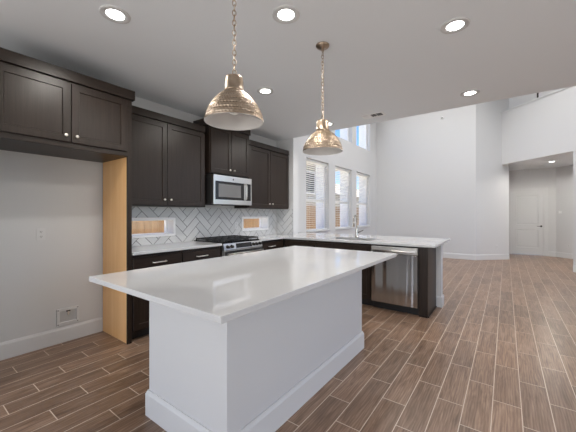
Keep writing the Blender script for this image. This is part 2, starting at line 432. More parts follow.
for i, (a, b) in enumerate(SW):
    par = bpy.data.objects.new('window_%d' % (i + 7), None); C.objects.link(par); par.location = (WX, (a + b) / 2, SZ[0]); par['kind'] = 'structure'
    z0, z1 = SZ; g = .003
    mb = MB()      # face casing, reveal lining and sash frame
    cw = .034
    mb.grid_slab([a + g, a + cw, b - cw, b - g], [z0 + g, z0 + cw, z1 - cw, z1 - g], lambda y, z: not (a + cw < y < b - cw and z0 + cw < z < z1 - cw), WX - .12, WX + .016, 'YZ')
    obj('window_frame', mb, M['vinyl'], par)
    mb = MB(); fw = .055
    mb.grid_slab([a + g, a + fw, b - fw, b - g], [z0 + g, z0 + .042, z1 - .042, z1 - g], lambda y, z: not (a + fw < y < b - fw and z0 + .042 < z < z1 - .042), WX - .175, WX - .125, 'YZ')
    obj('sash', mb, M['vinyl'], par)
    mb = MB(); mb.box(WX - .152, WX - .148, a + fw, b - fw, z0 + .042, z1 - .042); obj('pane', mb, M['glass'], par)

# blinds
def blind(y0, y1, label):
    x = GX - .068
    t = thing('venetian_blind', label, 'blind', (x, (y0 + y1) / 2, WZ[0] + .03), 'white blinds in the great room windows')
    a, b = y0 + .02, y1 - .02; zt = WZ[1] - .006; zb = WZ[0] + .045
    mb = MB(); mb.box(x - .028, x + .028, a, b, zt - .05, zt, .004); obj('headrail', mb, M['slat'], t)
    mb = MB(); n = 33; zs = [zb + .03 + i * (zt - .075 - zb - .03) / (n - 1) for i in range(n)]
    for z in zs:
        mb.poly_extrude([(x - .025, a, z - .003), (x, a, z + .0015), (x + .025, a, z + .003), (x + .025, a, z + .007), (x, a, z + .0055), (x - .025, a, z + .001)], (0, b - a, 0))
    obj('slats', mb, M['slat'], t)
    mb = MB(); mb.box(x - .025, x + .025, a, b, zb - .012, zb + .008, .003); obj('bottom_rail', mb, M['slat'], t)
    mb = MB()
    for f in (.18, .82):
        y = a + (b - a) * f
        for dx in (-.027, .027): mb.cyl((x + dx, y, zb), (x + dx, y, zt - .04), .0012, 6)
    obj('ladder_cords', mb, M['slat'], t)
blind(*WY[0], 'white slatted blind in the tall window nearest the kitchen')
blind(*WY[1], 'white slatted blind in the middle of the three tall windows')
blind(*WY[2], 'white slatted blind in the tall window nearest the back corner')

# ------------------------------------------------------------------ tiled backsplash
def clip(poly, axis, val, sign):
    out = []
    for i in range(len(poly)):
        p, q = poly[i], poly[(i + 1) % len(poly)]
        dp, dq = (p[axis] - val) * sign, (q[axis] - val) * sign
        if dp >= 0: out.append(p)
        if (dp >= 0) != (dq >= 0):
            t = dp / (dp - dq); out.append((p[0] + (q[0] - p[0]) * t, p[1] + (q[1] - p[1]) * t))
    return out
def herringbone(rects, W=.102, Lr=3, gap=.0066, o=(0, 0)):
    Ln = W * Lr; c = math.sqrt(.5); res = []
    def rot(x, y): return ((x - y) * c + o[0], (x + y) * c + o[1])
    for j in range(-70, 70):
        for m in range(-12, 12):
            for (x, y, a, b) in ((j * W, j * W + 2 * Ln * m, Ln, W), (j * W, j * W + W + 2 * Ln * m, W, Ln)):
                g = gap / 2
                q = [rot(x + g, y + g), rot(x + a - g, y + g), rot(x + a - g, y + b - g), rot(x + g, y + b - g)]
                for (u0, u1, v0, v1) in rects:
                    if max(p[0] for p in q) < u0 or min(p[0] for p in q) > u1 or max(p[1] for p in q) < v0 or min(p[1] for p in q) > v1: continue
                    k = clip(clip(clip(clip(q, 0, u0, 1), 0, u1, -1), 1, v0, 1), 1, v1, -1)
                    if len(k) >= 3:
                        ar = abs(sum(k[i][0] * k[(i + 1) % len(k)][1] - k[(i + 1) % len(k)][0] * k[i][1] for i in range(len(k)))) / 2
                        if ar > 2e-5: res.append(k)
    return res
BT = 1.402
rects = []
uu = [1.492, SW[0][0], SW[0][1], SW[1][0], SW[1][1], EY - .012]
z0b, z1b = CTZ + .001, BT
for i in range(5):
    if i in (1, 3): rects += [(uu[i], uu[i + 1], z0b, SZ[0]), (uu[i], uu[i + 1], SZ[1], z1b)]
    else: rects += [(uu[i], uu[i + 1], z0b, z1b)]
bs = bpy.data.objects.new('wall_tile', None); C.objects.link(bs); bs.location = (WX, 3.0, CTZ); bs['kind'] = 'structure'
mb = MB(); mb.grid_slab(uu, [z0b, SZ[0], SZ[1], z1b], keep_l, WX, WX + .0065, 'YZ'); obj('grout', mb, M['grout'], bs)
mb = MB()
for k in herringbone(rects, o=(2.55, .55)): mb.poly_extrude([(WX + .0065, p[0], p[1]) for p in k], (.003, 0, 0))
obj('tiles', mb, M['tile'], bs)
mb = MB(); mb.box(WX + .011, -3.262, EY - .0065, EY, z0b, z1b); obj('grout', mb, M['grout'], bs)
mb = MB()
for k in herringbone([(WX + .012, -3.262, z0b, z1b)], o=(-3.45, .56)): mb.poly_extrude([(p[0], EY - .0095, p[1]) for p in k], (0, .003, 0))
obj('tiles', mb, M['tile'], bs)

# ------------------------------------------------------------------ cabinets
ES, EH = M['espresso'], M['espresso_h']
def frX(x, y, z): return lambda a, b, c: (x + c, y + a, z + b)           # facing +X, across = +Y
def frY(x, y, z): return lambda a, b, c: (x + a, y - c, z + b)           # facing -Y, across = +X
def knob(parent, p, d):
    mb = MB(); ax = 'X' if d == 'X' else '-Y'
    mb.lathe([(0, 0), (.006, 0), (.005, .012), (.008, .017), (.0135, .021), (.0135, .026), (.009, .030), (0, .031)], p, 20, ax); return obj('knob', mb, M['nickel'], parent)
def pull(parent, p0, p1, out):
    a, b, o = Vector(p0), Vector(p1), Vector(out); d = (b - a).normalized()
    mb = MB(); mb.tube([a, a + o * .75, a + o + d * .008, b + o - d * .008, b + o * .75, b], [.0075, .007, .007, .007, .007, .0075], 10)
    mb.cyl(a, a + o * .12, .008, 12); mb.cyl(b, b + o * .12, .008, 12)
    return obj('handle', mb, M['nickel'], parent)
def crown(name, y0, y1, z0, z1, xb, xf, parent):
    mb = MB(); mb.box(xb, xf + .022, y0, y1, z0, z1, .003); return obj(name, mb, EH, parent)
def doorX(t, x, y0, y1, z0, z1, kn=None, **kw):
    mb = MB(); mb.shaker(frX(x, y0, z0), y1 - y0, z1 - z0, **kw); d = obj('door', mb, ES, t)
    if kn: knob(d, (x + .02, *kn), 'X')
    return d
# cabinet above the refrigerator space, with its side panels
FX = -3.08
t = thing('refrigerator_surround_cabinet', 'dark wood cabinet bridging the empty refrigerator space, with pale wood inside panel', 'cabinet', (-3.36, 1.0, 0))
mb = MB(); mb.box(WX + .002, FX, .47, 1.468, 1.885, 2.46); obj('cabinet_box', mb, EH, t)
mb = MB(); mb.box(WX + .018, FX, 1.453, 1.468, .001, 1.884); o = obj('side_panel', mb, M['maple'], t); o['label'] = 'pale maple inner face of the side panel'
mb = MB(); mb.box(WX + .002, FX, 1.4685, 1.488, .001, 2.46); mb.box(FX + .0005, FX + .02, 1.447, 1.492, .001, 1.886, .002); obj('side_panel', mb, ES, t)
mb = MB(); mb.box(FX + .0005, FX + .02, .43, 1.492, 1.8865, 2.46, .002); obj('face_frame', mb, EH, t)
mb = MB(); mb.box(WX + .018, FX, .44, .4685, .001, 2.46); mb.box(FX + .0005, FX + .02, .43, .475, .001, 1.886, .002); obj('side_panel', mb, ES, t)
doorX(t, FX + .0205, .475, .962, 1.932, 2.444, (.922, 1.985)); doorX(t, FX + .0205, .968, 1.437, 1.932, 2.444, (1.003, 1.985))
crown('crown', .41, 1.515, 2.461, 2.555, WX + .002, FX + .02, t)
# two-door upper cabinet left of the microwave
UX = -3.345
def upper(name, label, y0, y1, z0, z1, xf, split, kz, ctop, rs=.012, le=0.012, cy0=None, cy1=None):
    t = thing(name, label, 'cabinet', ((WX + xf) / 2, (y0 + y1) / 2, z0))
    mb = MB(); mb.box(WX + .002, xf, y0, y1, z0, z1, .001); obj('cabinet_box', mb, ES, t)
    doorX(t, xf + .0005, y0 + le, split - .0025, z0 + .012, z1 - .012, (split - .042, kz))
    doorX(t, xf + .0005, split + .0025, y1 - rs, z0 + .012, z1 - .012, (split + .042, kz))
    crown('crown', cy0 if cy0 is not None else y0, cy1 if cy1 is not None else y1, z1 + .0005, ctop, WX + .002, xf + .0005, t); return t
upper('wall_cabinet', 'dark two-door wall cabinet between the refrigerator space and the microwave', 1.495, 2.612, 1.405, 2.425, UX, 2.046, 1.485, 2.51, rs=.012)
mb = MB(); mb.box(WX + .002, UX - .06, 2.6125, 2.675, 1.405, 2.425); obj('filler_strip', mb, ES, bpy.data.objects['wall_cabinet'])
upper('wall_cabinet', 'short dark wall cabinet sitting directly on top of the microwave', 2.676, 3.458, 1.885, 2.565, UX + .03, 3.07, 1.955, 2.655, cy0=2.655, cy1=3.478)
upper('wall_cabinet', 'dark two-door wall cabinet right of the microwave, at the corner', 3.462, 4.562, 1.405, 2.425, UX, 4.012, 1.485, 2.51)

# base cabinets
BX = -3.075
def base_unit(label, y0, y1, pull_c, ndoor=1, hinge=1):
    t = thing('base_cabinet', label, 'cabinet', ((WX + BX) / 2, (y0 + y1) / 2, 0), 'base cabinets along the tiled wall')
    mb = MB(); mb.box(WX + .002, BX, y0, y1, .1, CTZ - .031); obj('cabinet_box', mb, ES, t)
    mb = MB(); mb.box(WX + .05, BX - .07, y0, y1, .001, .0995); obj('toe_kick', mb, M['dark'], t)
    g = .006
    mb = MB(); mb.shaker(frX(BX + .0005, y0 + g, .715), y1 - y0 - 2 * g, .145, rail=.0, panel=False); d = obj('drawer', mb, EH, t)
    pull(d, (BX + .0205, pull_c - .075, .79), (BX + .0205, pull_c + .075, .79), (.03, 0, 0))
    wd = (y1 - y0 - 2 * g) / ndoor
    for k in range(ndoor):
        a = y0 + g + k * wd; dd = doorX(t, BX + .0005, a + .0015, a + wd - .0015, .112, .705)
        py = a + (wd - .035 if (ndoor == 1 and hinge) or (ndoor == 2 and k == 0) else .035)
        pull(dd, (BX + .0205, py, .54), (BX + .0205, py, .67), (.03, 0, 0))
    return t
base_unit('dark base cabinet with one drawer beside the pale wood refrigerator panel', 1.495, 2.07, 1.785)
base_unit('dark base cabinet with one drawer directly left of the gas range', 2.074, 2.655, 2.35)
base_unit('dark base cabinet with one drawer between the gas range and the corner', 3.432, 4.035, 3.72)

PY = 4.06   # cabinet face of the peninsula
def pen_unit(name, label, x0, x1, kind):
    t = thing(name, label, 'cabinet', ((x0 + x1) / 2, (PY + 4.6) / 2, 0))
    zt = CTZ - .031
    if kind == 'sink':
        mb = MB(); mb.grid_slab([x0, x0 + .018, x1 - .018, x1], [PY, PY + .018, 4.61, 4.628], lambda x, y: not (x0 + .018 < x < x1 - .018 and PY + .018 < y < 4.61), .118, zt, 'XY'); mb.box(x0, x1, PY, 4.628, .1, .1175)
    else:
        mb = MB(); mb.box(x0, x1, PY, 4.59, .1, zt)
    obj('cabinet_box', mb, ES, t)
    mb = MB(); mb.box(x0, x1, PY + .07, 4.58, .001, .0995); obj('toe_kick', mb, M['dark'], t)
    g = .006
    if kind == 'sink':
        mb = MB(); mb.shaker(frY(x0 + g, PY - .0005, .715), x1 - x0 - 2 * g, .145, panel=False); obj('drawer_front', mb, ES, t)
        wd = (x1 - x0 - 2 * g) / 2
        for k in range(2):
            a = x0 + g + k * wd
            mb = MB(); mb.shaker(frY(a + .0015, PY - .0005, .112), wd - .003, .593); dd = obj('door', mb, ES, t)
            px = a + (wd - .035 if k == 0 else .035)
            pull(dd, (px, PY - .0205, .54), (px, PY - .0205, .67), (0, -.03, 0))
    else:
        mb = MB(); mb.shaker(frY(x0 + g, PY - .0005, .112), x1 - x0 - 2 * g, .75); obj('door', mb, ES, t)
    return t
pen_unit('corner_base_cabinet', 'dark corner base cabinet where the wall run meets the peninsula', -3.045, -2.424, 'corner')
pen_unit('sink_base_cabinet', 'dark sink base cabinet in the peninsula left of the dishwasher', -2.42, -1.525, 'sink')
# finished end panel right of the dishwasher
t = thing('cabinet_end_panel', 'dark wood end panel closing the peninsula right of the dishwasher', 'cabinet panel', (-.84, 4.35, 0))
mb = MB(); mb.box(-.898, -.80, 4.045, 4.065, .001, CTZ - .031, .001); obj('filler', mb, ES, t)
mb = MB(); mb.box(-.815, -.795, 4.0655, 4.605, .001, CTZ - .031); obj('side_panel', mb, ES, t)
mb = MB(); mb.box(-.794, -.782, 4.048, 4.600, .001, .02, .004); obj('shoe_molding', mb, ES, t)

# knee wall under the bar side of the peninsula
mb = MB(); mb.box(-3.25, -.735, 4.632, 4.77, 0, CTZ - .031); struct('wall_peninsula', mb, M['wall'])
mb = MB()
for (p0, p1) in (((-.735, 4.632), (-.790, 4.632)), ((-.735, 4.772), (-.735, 4.616)), ((-3.2, 4.77), (-.72, 4.77))):
    a = Vector((*p0, 0)); b = Vector((*p1, 0)); dd = (b - a).normalized(); n = Vector((dd.y, -dd.x, 0)) if 0 else Vector((-dd.y, dd.x, 0))
    h, tk = .15, .016
    if p0 == (-.735, 4.632): n = Vector((0, -1, 0))
    elif p0 == (-.735, 4.772): n = Vector((1, 0, 0))
    else: n = Vector((0, 1, 0))
    mb.poly_extrude([a + n * u + Vector((0, 0, z)) for u, z in [(0, 0), (tk, 0), (tk, h - .02), (tk * .4, h), (0, h)]], b - a)
struct('baseboard_peninsula', mb, M['trim'])

# countertops
TH = .03
mb = MB(); mb.grid_slab([WX + .011, -3.035], [1.495, 2.657], lambda x, y: True, CTZ - TH, CTZ, 'XY', .002)
tag(recenter(obj('countertop', mb, M['quartz'])), 'white quartz countertop left of the range, below the left slot window', 'countertop')
SKX = (-2.34, -1.60); SKY = (4.19, 4.575)
def keep_c(x, y):
    if y < 4.03: return x < -3.035
    if SKX[0] < x < SKX[1] and SKY[0] < y < SKY[1]: return False
    if y < EY - .011: return True
    if y < EY + .152: return x > -3.247
    return True
mb = MB(); mb.grid_slab([WX + .011, GX + .003, -3.247, -3.035, SKX[0], SKX[1], -.706], [3.428, 4.03, SKY[0], EY - .011, SKY[1], EY + .152, 5.30], lambda x, y: keep_c(x, y) and not (x < GX + .003 and y > EY), CTZ - TH, CTZ, 'XY', .002)
tag(recenter(obj('countertop', mb, M['quartz'])), 'white quartz countertop of the corner and long peninsula with the sink', 'countertop')

# sink
t = thing('kitchen_sink', 'stainless undermount sink set into the peninsula counter below the faucet', 'sink', ((SKX[0] + SKX[1]) / 2, 4.4, .7))
mb = MB(); x0, x1 = SKX[0] - .012, SKX[1] + .012; y0, y1 = SKY[0] - .012, SKY[1] + .012; zt = CTZ - TH - .001; zb = .70
mb.grid_slab([x0, x0 + .012, x1 - .012, x1], [y0, y0 + .012, y1 - .012, y1], lambda x, y: not (x0 + .012 < x < x1 - .012 and y0 + .012 < y < y1 - .012), zb, zt, 'XY'); mb.box(x0, x1, y0, y1, zb - .01, zb - .0005)
obj('basin', mb, M['steel_sink'], t)
mb = MB(); mb.lathe([(0, .004), (.03, .004), (.045, .001), (.047, 0)], (-1.97, 4.39, zb), 24); obj('drain', mb, M['chrome'], t)
# faucet
fx, fy = -2.01, 4.68
t = thing('kitchen_faucet', 'brushed nickel pull-down faucet standing behind the peninsula sink', 'faucet', (fx, fy, CTZ))
mb = MB(); mb.lathe([(0, 0), (.030, 0), (.030, .006), (.024, .016), (.021, .03), (.021, .13), (.018, .15), (.0165, .16), (0, .16)], (fx, fy, CTZ + .001), 28); obj('body', mb, M['chrome'], t)
mb = MB(); pts = [(fx, fy, CTZ + .15), (fx, fy, CTZ + .29)]
for k in range(1, 13):
    a = PI * k / 12 * 1.02; pts.append((fx, fy - .06 + .06 * math.cos(a), CTZ + .29 + .075 * math.sin(a)))
mb.tube(pts, .0115, 14); obj('spout', mb, M['chrome'], t)
e = pts[-1]
mb = MB(); mb.tube([(e[0], e[1], e[2] + .004), (e[0], e[1] - .001, e[2] - .03), (e[0], e[1] - .004, e[2] - .105)], [.013, .0145, .018], 16); o = obj('spray_head', mb, M['chrome'], t)
mb = MB(); mb.tube([(fx + .018, fy, CTZ + .085), (fx + .045, fy, CTZ + .09), (fx + .12, fy - .012, CTZ + .125)], [.011, .008, .006], 12); obj('lever_handle', mb, M['darkmetal'], t)

# ------------------------------------------------------------------ kitchen island
t = thing('kitchen_island', 'long kitchen island base with smooth white painted end and side walls', 'island', (-1.52, 1.9, 0))
ix0, ix1, iy0, iy1 = -1.876, -1.136, 1.026, 2.768
mb = MB(); mb.box(ix0, ix1, iy0, iy1, .001, IZ - TH - .001, .002); obj('body', mb, M['wall'], t)
mb = MB(); h, tk = .165, .017
loops = []
for u, z in ((0.0005, .001), (tk, .001), (tk, h - .024), (tk * .55, h - .008), (tk * .45, h), (0.0005, h)):
    loops.append([mb.bm.verts.new((x, y, z)) for x, y in ((ix0 - u, iy0 - u), (ix1 + u, iy0 - u), (ix1 + u, iy1 + u), (ix0 - u, iy1 + u))])
for a, b in zip(loops, loops[1:] + loops[:1]):
    for k in range(4): mb.bm.faces.new((a[k], a[(k + 1) % 4], b[(k + 1) % 4], b[k]))
obj('baseboard', mb, M['trim'], t)
mb = MB(); mb.grid_slab([-2.131, -.885], [.770, 3.053], lambda x, y: True, IZ - TH, IZ, 'XY', .002)
tag(recenter(obj('countertop', mb, M['quartz'])), 'large overhanging white quartz countertop on the kitchen island', 'countertop')

# ------------------------------------------------------------------ gas range
ry0, ry1 = 2.664, 3.422
t = thing('gas_range', 'stainless slide-in gas range with black grates between the wall counters', 'range', (-3.33, 3.04, 0))
RXF = -3.03
mb = MB(); mb.box(WX + .02, RXF, ry0, ry1, .09, .895); obj('body', mb, M['steel'], t)
mb = MB(); mb.box(WX + .05, RXF - .05, ry0 + .01, ry1 - .01, .001, .0895); obj('plinth', mb, M['dark'], t)
mb = MB(); mb.box(WX + .013, RXF + .006, ry0 - .003, ry1 + .003, .9145 if 0 else .8955, .9135); mb.box(WX + .013, RXF - .03, ry0 - .003, ry1 + .003, .914, .93, .004); obj('cooktop', mb, M['black'], t)
for k in range(3):
    a = ry0 + .008 + k * (ry1 - ry0 - .016) / 3; b = a + (ry1 - ry0 - .016) / 3 - .006
    mb = MB(); xa, xb = WX + .05, RXF - .045; zz0, zz1 = .948, .964; s_ = .007
    for x in (xa, (xa + xb) / 2, xb): mb.box(x - s_, x + s_, a, b, zz0, zz1, .002)
    for y in (a + s_, (a + b) / 2, b - s_): mb.box(xa, xb, y - s_, y + s_, zz0 + .001, zz1 + .001, .002)
    for x in (xa + .14, xb - .14):
        mb.box(x - .005, x + .005, a, b, zz0 + .002, zz1, .002)
    for x in (xa, xb):
        for y in (a + s_, b - s_): mb.box(x - s_, x + s_, y - s_, y + s_, .9305, zz0 + .002)
    obj('grate', mb, M['iron'], t)
for (x, y) in ((-3.49, 2.80), (-3.21, 2.80), (-3.35, 3.043), (-3.49, 3.287), (-3.21, 3.287)):
    mb = MB(); mb.lathe([(0, .012), (.03, .012), (.034, .008), (.045, .004), (.047, 0)], (x, y, .9305), 24); obj('burner', mb, M['iron'], t)
mb = MB(); mb.poly_extrude([(RXF + .001, ry0, .822), (RXF + .03, ry0, .822), (RXF + .034, ry0, .83), (RXF + .012, ry0, .912), (RXF + .001, ry0, .912)], (0, ry1 - ry0, 0)); cp = obj('control_panel', mb, M['steel'], t)
mb = MB(); mb.poly_extrude([(RXF + .0312, ry0 + .22, .840), (RXF + .0332, ry0 + .22, .840), (RXF + .0174, ry0 + .22, .902), (RXF + .0154, ry0 + .22, .902)], (0, .31, 0)); obj('display', mb, M['black'], cp)
for y in (2.725, 2.80, 3.225, 3.295, 3.365):
    mb = MB(); mb.lathe([(.0, .04), (.017, .04), (.019, .036), (.020, .008), (.025, .004), (.025, 0), (0, 0)], (RXF + .021, y, .868), 20, 'X'); obj('knob', mb, M['darkmetal'], cp)
mb = MB(); mb.box(RXF + .001, RXF + .035, ry0 + .003, ry1 - .003, .24, .815, .004); od = obj('oven_door', mb, M['steel'], t)
mb = MB(); mb.box(RXF + .0352, RXF + .038, ry0 + .09, ry1 - .09, .33, .70, .001); obj('oven_window', mb, M['black'], od)
mb = MB(); mb.box(RXF + .0352, RXF + .037, ry0 + .004, ry1 - .004, .735, .81); obj('vent_strip', mb, M['dark'], od)
mb = MB(); mb.cyl((RXF + .075, ry0 + .03, .772), (RXF + .075, ry1 - .03, .772), .012, 16)
for y in (ry0 + .06, ry1 - .06): mb.box(RXF + .036, RXF + .075, y - .012, y + .012, .762, .782, .002)
obj('handle', mb, M['steel'], od)
mb = MB(); mb.box(RXF + .001, RXF + .03, ry0 + .003, ry1 - .003, .095, .232, .004); obj('storage_drawer', mb, M['steel'], t)

# ------------------------------------------------------------------ microwave
my0, my1 = 2.690, 3.450; mz0, mz1 = 1.447, 1.862; MX = -3.285
t = thing('microwave', 'stainless over-the-range microwave with dark glass door under the short cabinet', 'microwave', (-3.47, 3.07, mz0))
mb = MB(); mb.box(WX + .012, MX, my0, my1, mz0 + .005, mz1, .003); obj('body', mb, M['dark'], t)
split = 3.31
mb = MB(); mb.box(MX + .0005, MX + .04, my0, my1, mz0, mz1, .004); fc = obj('front', mb, M['steel'], t)
mb = MB(); mb.box(MX + .0402, MX + .044, my0 + .032, split - .035, mz0 + .068, mz1 - .088, .001); gw = obj('door_glass', mb, M['black'], fc)
mb = MB(); mb.box(MX + .0442, MX + .0455, my0 + .085, split - .10, mz0 + .105, mz1 - .125); o = obj('window_screen', mb, mat('grey_screen', (.16, .16, .165), .15), gw); o['label'] = 'grey viewing window in the door'
mb = MB(); mb.box(MX + .0402, MX + .0435, split + .01, my1 - .025, mz0 + .068, mz1 - .088, .001); obj('control_panel', mb, M['black'], fc)
mb = MB(); hy = split - .014
mb.tube([(MX + .04, hy, mz0 + .075), (MX + .075, hy, mz0 + .088), (MX + .082, hy, mz0 + .13), (MX + .082, hy, mz1 - .15), (MX + .075, hy, mz1 - .105), (MX + .04, hy, mz1 - .093)], .011, 12); obj('handle', mb, M['steel'], fc)
bc = (MX + .0405, 3.06, mz1 - .045)
mb = MB(); mb.lathe([(0, .003), (.013, .003), (.0145, .0015), (.0145, 0)], bc, 24, 'X'); em = obj('emblem', mb, M['darkmetal'], fc)
mb = MB(); mb.tube([(bc[0] + .0034, bc[1] + .0108 * math.cos(q * PI / 12), bc[2] + .0108 * math.sin(q * PI / 12)) for q in range(24)], .0008, 6, True)
mb.tube([(bc[0] + .0034, bc[1] - .002 - .0035 * math.cos(q * PI / 7), bc[2] + .0045 * math.sin(q * PI / 7)) for q in range(-5, 6)], .0007, 6)
mb.tube([(bc[0] + .0034, bc[1] + .006 - .003 * math.cos(q * PI / 7), bc[2] + .0045 * math.sin(q * PI / 7)) for q in range(-5, 6)], .0007, 6); obj('monogram', mb, M['nickel'], em)
mb = MB(); mb.box(MX - .30, MX - .03, my0 + .06, my0 + .33, mz0 - .004, mz0 + .0045); mb.box(MX - .30, MX - .03, my1 - .33, my1 - .06, mz0 - .004, mz0 + .0045); obj('vent_filter', mb, M['dark'], t)

# ------------------------------------------------------------------ dishwasher
dx0, dx1 = -1.512, -.908
t = thing('dishwasher', 'stainless front dishwasher with bar handle in the peninsula', 'dishwasher', (-1.21, 4.35, 0))
mb = MB(); mb.box(dx0 - .006, dx1 + .004, 4.065, 4.60, .1, CTZ - .034); obj('tub', mb, M['dark'], t)
mb = MB(); mb.box(dx0, dx1, 4.10, 4.58, .001, .0995); obj('toe_kick', mb, M['dark'], t)
mb = MB(); mb.box(dx0, dx1, 4.022, 4.064, .105, .775, .004); dd = obj('door', mb, M['steel_dw'], t)
mb = MB(); mb.box(dx0, dx1, 4.022, 4.064, .778, .868, .004); cp = obj('control_panel', mb, M['steel'], t)
mb = MB(); mb.box(dx0 + .02, dx0 + .19, 4.0212, 4.0218, .783, .800); obj('dark_strip', mb, M['dark'], cp)  # thin dark strip on the panel face, under the handle's left end
mb = MB(); mb.cyl((dx0 + .03, 3.98, .818), (dx1 - .03, 3.98, .818), .0125, 16)
for x in (dx0 + .055, dx1 - .055): mb.box(x - .025, x + .025, 3.978, 4.0215, .808, .828, .003)
obj('handle', mb, M['steel'], cp)

# ------------------------------------------------------------------ pendants
def pendant(x, y, label):
    t = thing('pendant_light', label, 'pendant lamp', (x, y, CZ), 'hammered brass pendants over the island')
    zr = 1.843; Rr = .170
    prof = [(Rr, 0), (.1705, .008), (.168, .022), (.162, .045), (.152, .072), (.138, .100), (.118, .130), (.096, .156), (.075, .175), (.058, .188), (.052, .192)]
    prof = [(r, z * .93) for r, z in prof]
    # hammered dimples: rows of small hollows pressed into the shell
    seg, rows, na, nr = 270, 70, 54, 14
    acc = [0.0]
    for a_, b_ in zip(prof, prof[1:]): acc.append(acc[-1] + math.dist(a_, b_))
    fine = []
    for q in range(rows + 1):
        d_ = acc[-1] * q / rows; i_ = max(k for k in range(len(acc) - 1) if acc[k] <= d_ + 1e-9); f_ = (d_ - acc[i_]) / (acc[i_ + 1] - acc[i_])
        fine.append([prof[i_][k] + (prof[i_ + 1][k] - prof[i_][k]) * f_ for k in (0, 1)])
    mb = MB(); rg = []
    for q, (r0, z0) in enumerate(fine):
        ring_ = []
        for i_ in range(seg):
            ph = i_ / seg * na + (.5 if int(q * nr / rows) % 2 else 0); pv = q / rows * nr
            du = abs((ph % 1) - .5) * 2; dv = abs((pv % 1) - .5) * 2
            jit = .6 + .4 * math.sin(int(ph) * 12.9 + int(pv) * 78.2)
            hol = (1 - du ** 2) * (1 - dv ** 2) * .0068 * jit if 2 < q < rows - 1 else 0
            an = 2 * PI * i_ / seg; rr = r0 - hol
            ring_.append(mb.bm.verts.new((x + rr * math.cos(an), y + rr * math.sin(an), zr + z0)))
        rg.append(ring_)
    for a_, b_ in zip(rg, rg[1:]):
        for i_ in range(seg):
            f_ = mb.bm.faces.new((a_[i_], a_[(i_ + 1) % seg], b_[(i_ + 1) % seg], b_[i_])); f_.smooth = True
    sh = obj('shade', mb, M['hammered'], t)
    mb = MB(); inn = [(r - .010, z - .003 if i else 0) for i, (r, z) in enumerate(prof)]
    mb.lathe([(Rr, zr)] + [(max(r, .001), zr + max(z, 0)) for r, z in inn] + [(0, zr + prof[-1][1] - .003)], (x, y, 0), 72); obj('shade_lining', mb, M['shade_in'], sh)
    zn = zr + prof[-1][1]
    mb = MB(); mb.lathe([(.050, zn - .004), (.057, zn - .002), (.057, zn + .006), (.054, zn + .009), (.0525, zn + .05), (.050, zn + .077), (.0475, zn + .082), (.03, zn + .086), (.012, zn + .089), (.010, zn + .098), (0, zn + .098)], (x, y, 0), 40); obj('cap', mb, M['brass'], t)
    mb = MB(); mb.lathe([(0, zn - .005), (.018, zn - .005), (.02, zn - .05), (.03, zn - .075), (.034, zn - .10), (.028, zn - .125), (.0, zn - .138)], (x, y, 0), 24); obj('bulb', mb, mat('frosted_bulb', (.85, .83, .78), .3), t)
    z = zn + .092; mb = MB(); k = 0; hl = .0185; hw = .0105
    while z < CZ - .045:
        zc = z + hl; pts = []
        for q in range(16):
            a = 2 * PI * q / 16; u = hw * math.cos(a); v = hl * math.sin(a)
            pts.append((x + (u if k % 2 else 0) * .85 + (0 if k % 2 else u) * .5, y + (0 if k % 2 else u * .85) - (u * .5 if k % 2 else 0), zc + v))
        mb.tube(pts, .0027, 8, True); z += 2 * hl - .0082; k += 1
    obj('chain', mb, M['brass'], t)
    mb = MB(); mb.tube([(x + .003 * math.cos(i * 1.1), y + .003 * math.sin(i * 1.1), zn + .10 + i * (CZ - .03 - zn - .10) / 24) for i in range(25)], .0011, 8); obj('cord', mb, M['white'], t)
    mb = MB(); mb.lathe([(.058, CZ - .0005), (.058, CZ - .008), (.052, CZ - .016), (.045, CZ - .021), (.012, CZ - .025), (.009, CZ - .045), (0, CZ - .046)], (x, y, 0), 40); obj('canopy', mb, M['brass'], t)
    return t
pendant(-1.273, 1.207, 'hammered brass dome pendant nearer the camera over the island')
pendant(-1.262, 2.219, 'hammered brass dome pendant over the far end of the island')

# ------------------------------------------------------------------ ceiling lights
def downlight(x, y, z, label, power, cone=168):
    t = thing('ceiling_light', label, 'recessed light', (x, y, z), 'round recessed downlights')
    mb = MB(); mb.lathe([(.100, -.0005), (.099, -.006), (.094, -.009), (.080, -.010), (.060, -.004)], (x, y, z), 48); obj('trim_ring', mb, M['ring'], t)
    mb = MB(); mb.lathe([(.0595, -.0035), (.04, -.0045), (0, -.0048)], (x, y, z), 48); obj('lens', mb, M['lens'], t)
    lamp('downlight_lamp', 'SPOT', (x, y, z - .03), power, (1, .955, .89), spot_size=math.radians(cone), spot_blend=.45, shadow_soft_size=.06)
DP = 24
downlight(-2.272, .99, CZ, 'recessed downlight at upper left, above the refrigerator cabinet doors', DP)
downlight(-1.28, 1.72, CZ, 'recessed downlight in the ceiling between the two pendants', DP)
downlight(-.314, 2.584, CZ, 'recessed downlight nearest the camera at right, right of both pendants', DP)
downlight(-2.27, 2.647, CZ, 'recessed downlight in front of the cabinet over the microwave', DP)
downlight(-.345, 4.131, CZ, 'recessed downlight near the ceiling edge at right, before the tall white wall', DP)
downlight(-2.296, 4.21, CZ, 'recessed downlight half hidden behind the far pendant shade', DP)
downlight(.999, 10.75, HCZ, 'recessed downlight in the low hall ceiling above the interior door', 38)
lamp('spot_fill_hall', 'SPOT', (1.9, 9.9, HCZ - .03), 42, (1, .96, .9), spot_size=math.radians(165), spot_blend=.8, shadow_soft_size=.06)   # unseen spot, added to brighten the hall
# unseen ceiling spots, added to brighten the great room
for (x, y) in ((-2.2, 6.2), (-.6, 6.2), (1.0, 6.2), (-2.2, 8.4), (-.6, 8.4), (1.0, 8.0)):
    lamp('spot_fill_great_room', 'SPOT', (x, y, TOP - .05), 96, (1, .98, .95), spot_size=math.radians(140), spot_blend=.8, shadow_soft_size=.10)

